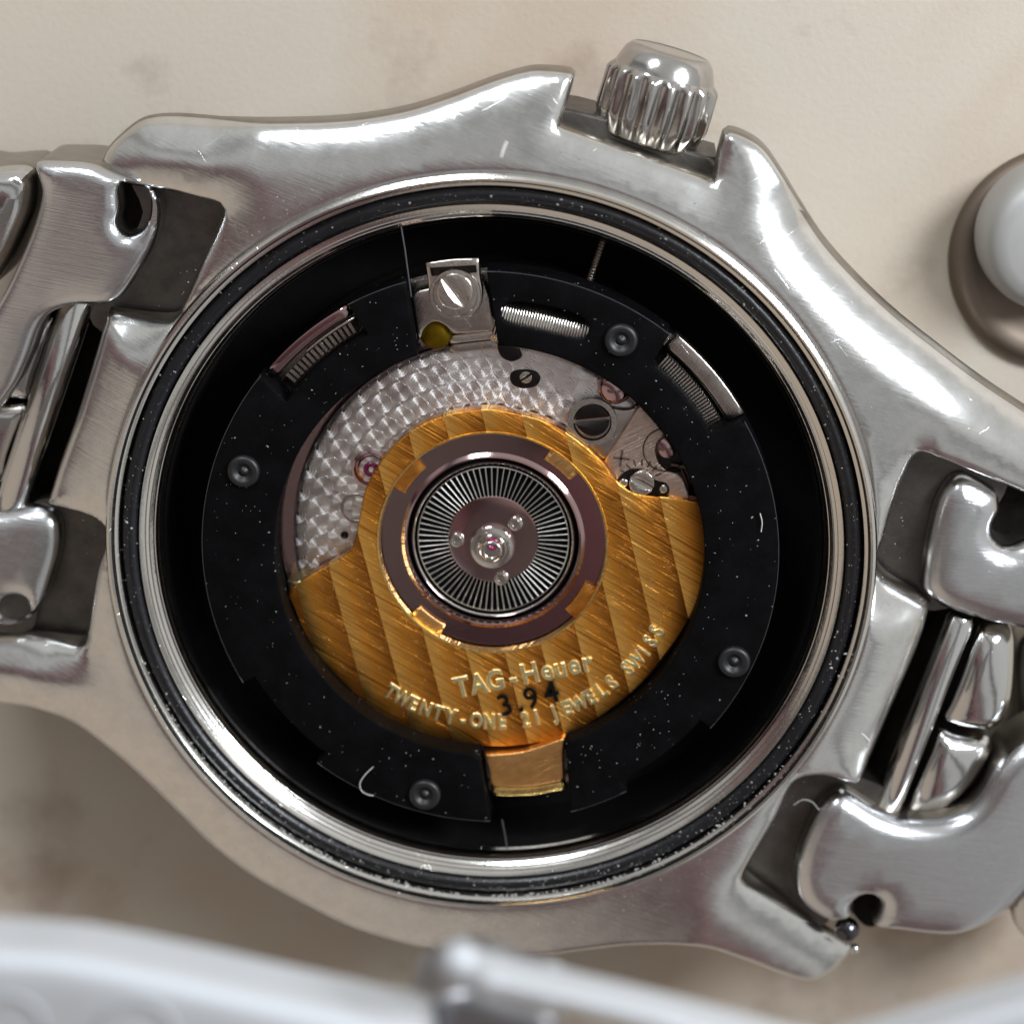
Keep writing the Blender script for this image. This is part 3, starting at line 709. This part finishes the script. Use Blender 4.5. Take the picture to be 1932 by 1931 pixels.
# mirror ring, bearing rings
hub = mk('bearing_ring', lathe([(RH-.003, ZQ-.034), (.415, ZQ-.034), (.366, ZQ-.034), (.360, ZQ-.030), (.352, ZQ-.024), (.345, ZQ-.026), (.338, ZQ-.040), (.333, ZQ-.055), (.33, ZQ-.06)], RC, 128), M['mirror'], mov, angle=25)
ring2 = mk('bearing_race', lathe([(.332, ZQ-.058), (.328, ZQ-.050), (.322, ZQ-.048), (.318, ZQ-.052), (.315, ZQ-.066), (.308, ZQ-.068), (.306, ZQ-.075), (.304, ZQ-.078), (.15, ZQ-.079), (.001, ZQ-.079)], RC, 128), M['black'], hub, angle=25)
mk('bearing_wire', lathe([(.322, ZQ-.046), (.318, ZQ-.042), (.314, ZQ-.046)], RC, 128), M['rim'], hub)
mk('bearing_wire', lathe([(.306, ZQ-.060), (.303, ZQ-.056), (.300, ZQ-.060)], RC, 128), M['rim'], hub)
# gilt tabs riveting the ring
for ti_, (ua, ub) in enumerate((((758, 930), (798, 880)), ((1040, 848), (1090, 895)), ((1125, 1110), (1075, 1160)), ((790, 1148), (835, 1190)))):
    qa, qb = P(*ua, ZQ), P(*ub, ZQ)
    a = math.atan2(qa[1]-RC[1], qa[0]-RC[0]); b = math.atan2(qb[1]-RC[1], qb[0]-RC[0])
    if a-b > PI: b += 2*PI
    if b-a > PI: a += 2*PI
    o = [(RC[0]+r*math.cos(t), RC[1]+r*math.sin(t)) for r, ts in ((RH+.004, np.linspace(a, b, 8)), (.400, np.linspace(b, a, 8))) for t in ts]
    mk('rivet_tab', slab(np.array(o), ZQ-.014, ZQ-.03, r=.005, sp=.04), M['goldtab'] if ti_ in (0, 2) else M['goldtongue'], hub, angle=35)
# spoked wheel
ZW = ZQ-.055
N_SP = 75
sv, sf = [], []
for x_, w_ in ((.178, .0019), (.300, .0027)):
    sv += [(x_, -w_, -.012), (x_, -w_, -.004), (x_, -w_*.55, -.0008), (x_, 0, 0), (x_, w_*.55, -.0008), (x_, w_, -.004), (x_, w_, -.012)]
sf = [(k, k+7, k+8, k+1) for k in range(6)]
sm = bpy.data.meshes.new('spoke'); sm.from_pydata(sv, [], sf); sm.update(); sm.shade_smooth(); sm.materials.append(M['bright'])
wheel = mk('spoked_wheel', lathe([(.302, ZW-.03), (.302, ZW), (.298, ZW+.001), (.296, ZW-.02)], RC, 128), M['rim'], mov)
Lw = worldloc(wheel)
for i in range(N_SP):
    o = bpy.data.objects.new('spoke', sm); COL.objects.link(o); o.parent = wheel
    o.location = Vector((RC[0], RC[1], ZW))-Lw; o.rotation_euler = (0, 0, 2*PI*i/N_SP)
ZD = ZW+.002
dsk = mk('centre_disc', lathe([(.180, ZD-.03), (.180, ZD-.001), (.177, ZD+.002), (.172, ZD+.001), (.08, ZD), (.001, ZD)], RC, 96), M['mirror'], mov)
for u, v in ((863, 1017), (973, 986), (946, 1089)):
    q = P2(u, v, ZD)
    mk('screw', lathe([(.031, ZD-.003), (.031, ZD+.014), (.027, ZD+.020), (.020, ZD+.021), (.015, ZD+.014), (.012, ZD+.018), (.001, ZD+.018)], q, 32), M['rim'], dsk, angle=40)
hb_ = mk('centre_boss', lathe([(.090, ZD), (.090, ZD+.022), (.084, ZD+.032), (.072, ZD+.034), (.064, ZD+.030), (.060, ZD+.042), (.046, ZD+.070), (.038, ZD+.076), (.030, ZD+.076), (.027, ZD+.066), (.001, ZD+.066)], P2(929, 1029, ZD), 64), M['rim'], dsk, angle=35)
mk('centre_jewel', lathe([(.026, ZD+.066), (.024, ZD+.074), (.012, ZD+.073), (.009, ZD+.064), (.001, ZD+.063)], P2(929, 1025, ZD+.06), 32), M['ruby'], hb_ if False else dsk, angle=0)
# lower stop tongue
zt_ = -.10
tg = mk('brass_tongue', slab(smooth(PP([(912, 1424, 'c'), (985, 1418), (1066, 1392, 'c'), (1062, 1420), (1064, 1472, 'c'), (1000, 1483), (925, 1484, 'c'), (922, 1450)], zt_), .02), zt_, zt_-.12, r=.006, sp=.06), M['goldtongue'], mov, angle=35)
mk('tongue_lip', slab(smooth(PP([(925, 1485, 'c'), (1000, 1484), (1066, 1473, 'c'), (1067, 1490, 'c'), (1000, 1501), (930, 1502, 'c')], zt_-.012), .02), zt_-.012, zt_-.12, r=.01, sp=.06), M['goldedge'], tg, angle=60)

# lettering -----------------------------------------------------------
def glyph(ch, x, y, z, h, rotz, ext, sx=1.0, font_h=.7, shear=0.0, off=.0):
    c = bpy.data.curves.new('t', 'FONT'); c.body = ch; c.size = h/font_h; c.extrude = ext; c.offset = off
    c.align_x = 'CENTER'; c.resolution_u = 3
    if ext > .002: c.extrude = .001; c.bevel_depth = .0045; c.bevel_resolution = 2; c.offset = .0006
    o = bpy.data.objects.new('t', c); COL.objects.link(o)
    dg = bpy.context.evaluated_depsgraph_get(); dg.update()
    me = bpy.data.meshes.new_from_object(o.evaluated_get(dg))
    ca, sa = math.cos(rotz), math.sin(rotz)
    V = []
    for v in me.vertices:
        px, py = v.co.x*sx+shear*v.co.y, v.co.y
        V.append((x+px*ca-py*sa, y+px*sa+py*ca, z+v.co.z))
    F = [tuple(p.vertices) for p in me.polygons]
    bpy.data.objects.remove(o); bpy.data.curves.remove(c); bpy.data.meshes.remove(me)
    return V, F
def arc_text(s, a, b, rbase, h, z, **k):
    gs = []
    n = len(s)
    for i, ch in enumerate(s):
        if ch == ' ': continue
        t = a+(b-a)*i/(n-1)
        gs.append(glyph(ch, C0[0]+rbase*math.cos(t), C0[1]+rbase*math.sin(t), z, h, t+PI/2, .004, **k))
    return gs
rb = .775
gs = arc_text('TWENTY-ONE', ang(733, 1310, ZQ), ang(948, 1372, ZQ), rb, .062, ZQ+.002, sx=.72)
gs += arc_text('21', ang(994, 1370, ZQ), ang(1017, 1366, ZQ), rb, .060, ZQ+.002, sx=.75)
gs += arc_text('JEWELS', ang(1052, 1358, ZQ), ang(1166, 1300, ZQ), rb, .060, ZQ+.002, sx=.78)
gs += arc_text('SWISS', ang(1200, 1275, ZQ), ang(1256, 1198, ZQ), rb, .060, ZQ+.002, sx=.72)
for g_ in gs: mk('engraved_letter', g_, M['goldtext'], rotor, False)
# maker's line: slanted, read left to right
p, q = np.array(P2(876, 1312, ZQ)), np.array(P2(1118, 1263, ZQ)); th = math.atan2(q[1]-p[1], q[0]-p[0]); Lt = np.linalg.norm(q-p)
pos = {'T': .0, 'A': .13, 'G': .26, '-': .395, 'H': .53, 'e': .66, 'u': .765, 'e2': .87, 'r': .97}
gs = []
for k_, f in pos.items():
    c_ = p+(q-p)*f
    gs.append(glyph(k_[0], c_[0], c_[1], ZQ+.002, .083, th, .004, sx=.84))
for g_ in gs: mk('engraved_letter', g_, M['goldtext'], rotor, False)
p, q = np.array(P2(959, 1346, ZQ)), np.array(P2(1044, 1323, ZQ)); th = math.atan2(q[1]-p[1], q[0]-p[0])
gs = [glyph(c_, *(p+(q-p)*f), ZQ+.0095, .090, th, .0008, sx=.95, off=.0018) for c_, f in (('3', 0), ('.', .30), ('9', .58), ('4', 1.02))]
for g_ in gs: mk('printed_digit', g_, M['ink'], rotor, False)

# ------------------------------------------------------------------ round case back lying behind
zt2 = ZT+.36
cb = P(2000, 462, zt2)
cbx = thing('case_back', (cb[0], cb[1], ZT), 'round pale steel disc on the tabletop at the right edge, out of focus', 'lid')
M['lid'] = steel('matt_lid_steel', (.42, .42, .41), .55, grit=.002); M['lid'].node_tree.nodes['Principled BSDF'].inputs['Metallic'].default_value = .6
mk('lid_face', lathe([(.31, zt2-.25), (.305, zt2-.16), (.295, zt2-.09), (.275, zt2-.04), (.245, zt2-.012), (.20, zt2), (.001, zt2)], cb, 96), M['lid'], cbx, angle=0)
cf = P(2008, 492, ZT+.06)
mk('lid_flange_shadow', lathe([(.47, ZT+.004), (.465, ZT+.03), (.44, ZT+.055), (.40, ZT+.065), (.36, ZT+.05), (.31, ZT+.03), (.25, ZT+.03)], cf, 96), steel('shadow_toned_lid_steel', (.20, .16, .13), .55), cbx, angle=0)  # ring carries the disc's soft shadow in its brown colour

# ------------------------------------------------------------------ folding clasp arching over the near side
clasp = thing('folding_clasp', tuple(P(870, 1900, 1.2)), 'blurred pale steel folding clasp blades with ball-ended hinge along the bottom edge', 'clasp')
zk = 3.4
bl = mk('clasp_blade', slab(smooth(PP([(-80, 1798), (0, 1804), (132, 1814), (317, 1850), (529, 1897), (700, 1935), (800, 1965), (800, 2150), (700, 2700, 'c'), (-900, 2700, 'c'), (-900, 1830, 'c')], zk), .04), zk, zk-.23, r=.07, sp=.12), M['clasp'], clasp)
for u, v, r_ in ((20, 1935, .10), (262, 1952, .11)):
    c_ = P2(u, v, zk)
    mk('engraved_ring', lathe([(r_*.86, zk+.001), (r_*.88, zk+.010), (r_, zk+.010), (r_*1.02, zk+.001)], c_, 40), M['clasp'], bl)
mk('clasp_blade', slab(smooth(PP([(884, 1834), (960, 1852), (1080, 1879), (1200, 1907), (1330, 1940), (1450, 1972), (1600, 2015), (1600, 2060), (1400, 2010), (1250, 1950), (1100, 1912), (960, 1880), (880, 1862)], zk), .04), zk, zk-.14, r=.025, sp=.1), M['clasp'], clasp)
mk('clasp_blade', slab(smooth(PP([(1480, 2040), (1600, 1995), (1720, 1960), (1850, 1922), (1990, 1882), (2080, 1855), (2500, 1760, 'c'), (2500, 2600, 'c'), (1700, 2600, 'c'), (1480, 2100)], zk-.1), .04), zk-.1, zk-.27, r=.03, sp=.12), M['clasp'], clasp)
bb = P(866, 1812, zk+.02)
mk('hinge_ball', sphere((bb[0], bb[1], zk+.02), .055), M['clasp'], clasp, angle=0)
mk('hinge_block', slab(smooth(PP([(765, 1925), (820, 1885), (880, 1870), (960, 1900), (1060, 1935), (1000, 1995), (800, 2000)], zk-.25), .05), zk-.25, zk-.6, r=.05, sp=.1), steel('dark_hinge_steel', (.30, .30, .32), .35), clasp)  # darker grey steel than the blades

# ------------------------------------------------------------------ lint and dust
def fibre(pts, z, r, label, name='lint_fibre'):
    w = [tuple(P(u, v, z(u, v) if callable(z) else z)) for u, v in pts]
    s = smooth([(a, b) for a, b, _ in w], .012, closed=False)
    zz = w[0][2]
    o = mk(name, tube([(a, b, zz) for a, b in s], r, 6), M['fibre'], None, loc=(w[0][0], w[0][1], zz))
    return tag(o, label, 'lint')
fibre([(945, 296), (948, 285), (953, 272), (956, 267)], .012, .009, 'short thick white lint fleck on the case flank above the opening')
fibre([(704, 1446), (688, 1462), (679, 1478), (683, 1492), (696, 1499), (705, 1500)], ZH+.012, .0022, 'curled white hair on the black ring left of the brass tongue')
fibre([(1497, 1518), (1515, 1508), (1532, 1512), (1545, 1527)], -.20, .002, 'curved hair in the recess of the lower right lug')
fibre([(1625, 1383), (1634, 1390), (1640, 1398)], .0, .004, 'small cream lint crumb on the case right of the rim')
fibre([(1434, 968), (1438, 985), (1436, 1003)], ZH+.012, .0022, 'short upright hair on the right part of the black ring')
# loose dust: a few thousand grains, one object
dv, df = [], []
def grain(x, y, z, s):
    b = len(dv)
    for k in range(4):
        a = PI/2*k+rng.random()*1.2; dv.append((x+s*math.cos(a)*rng.uniform(.5, 1.3), y+s*math.sin(a)*rng.uniform(.5, 1.3), z))
    dv.append((x, y, z+s*.8))
    for k in range(4): df.append((b+k, b+(k+1) % 4, b+4))
def zg(r):
    if 1.39 < r < 1.46: return -.072+.038*math.sqrt(max(0, 1-((r-1.425)/.034)**2))
    return -.03
for i in range(1500):                        # gasket, thickest towards the bottom
    t = rng.uniform(0, 2*PI); 
    if rng.random() > .42+.58*max(0, -math.sin(t-.1)): continue
    r = rng.uniform(1.392, 1.458); grain(C0[0]+r*math.cos(t), C0[1]+r*math.sin(t), zg(r), rng.choice([.0014, .0024, .004, .0065], p=[.50, .33, .13, .04]))
for i in range(420):                         # crust along the outer groove at the bottom
    t = rng.normal(-PI/2-.15, .5); r = rng.uniform(1.455, 1.482); grain(C0[0]+r*math.cos(t), C0[1]+r*math.sin(t), -.026, rng.uniform(.003, .009))
for i in range(120):                         # holder ring
    t = rng.uniform(0, 2*PI); r = rng.uniform(RI+.02, RO-.07)
    if abs((t-PI/2+PI) % (2*PI)-PI-.0) < .25 or abs((t+PI/2+PI) % (2*PI)-PI) < .2: continue
    grain(C0[0]+r*math.cos(t), C0[1]+r*math.sin(t), ZH+.001, rng.choice([.0015, .0024, .004], p=[.6, .33, .07]))
for i in range(260):                         # rotor and case
    t = rng.uniform(PI*1.02, PI*1.98); r = rng.uniform(.5, .8); grain(C0[0]+r*math.cos(t), C0[1]+r*math.sin(t), ZQ+.001, .002)
for i in range(260):
    t = rng.uniform(0, 2*PI); r = rng.uniform(1.535, 1.62); x, y = C0[0]+r*math.cos(t), C0[1]+r*math.sin(t); grain(x, y, zcase(x, y), rng.choice([.002, .004], p=[.8, .2]))
du = mk('dust', (dv, df), M['dust'], None, False)
tag(du, 'fine pale dust grains over the gasket and black ring', 'dust', kind='stuff')
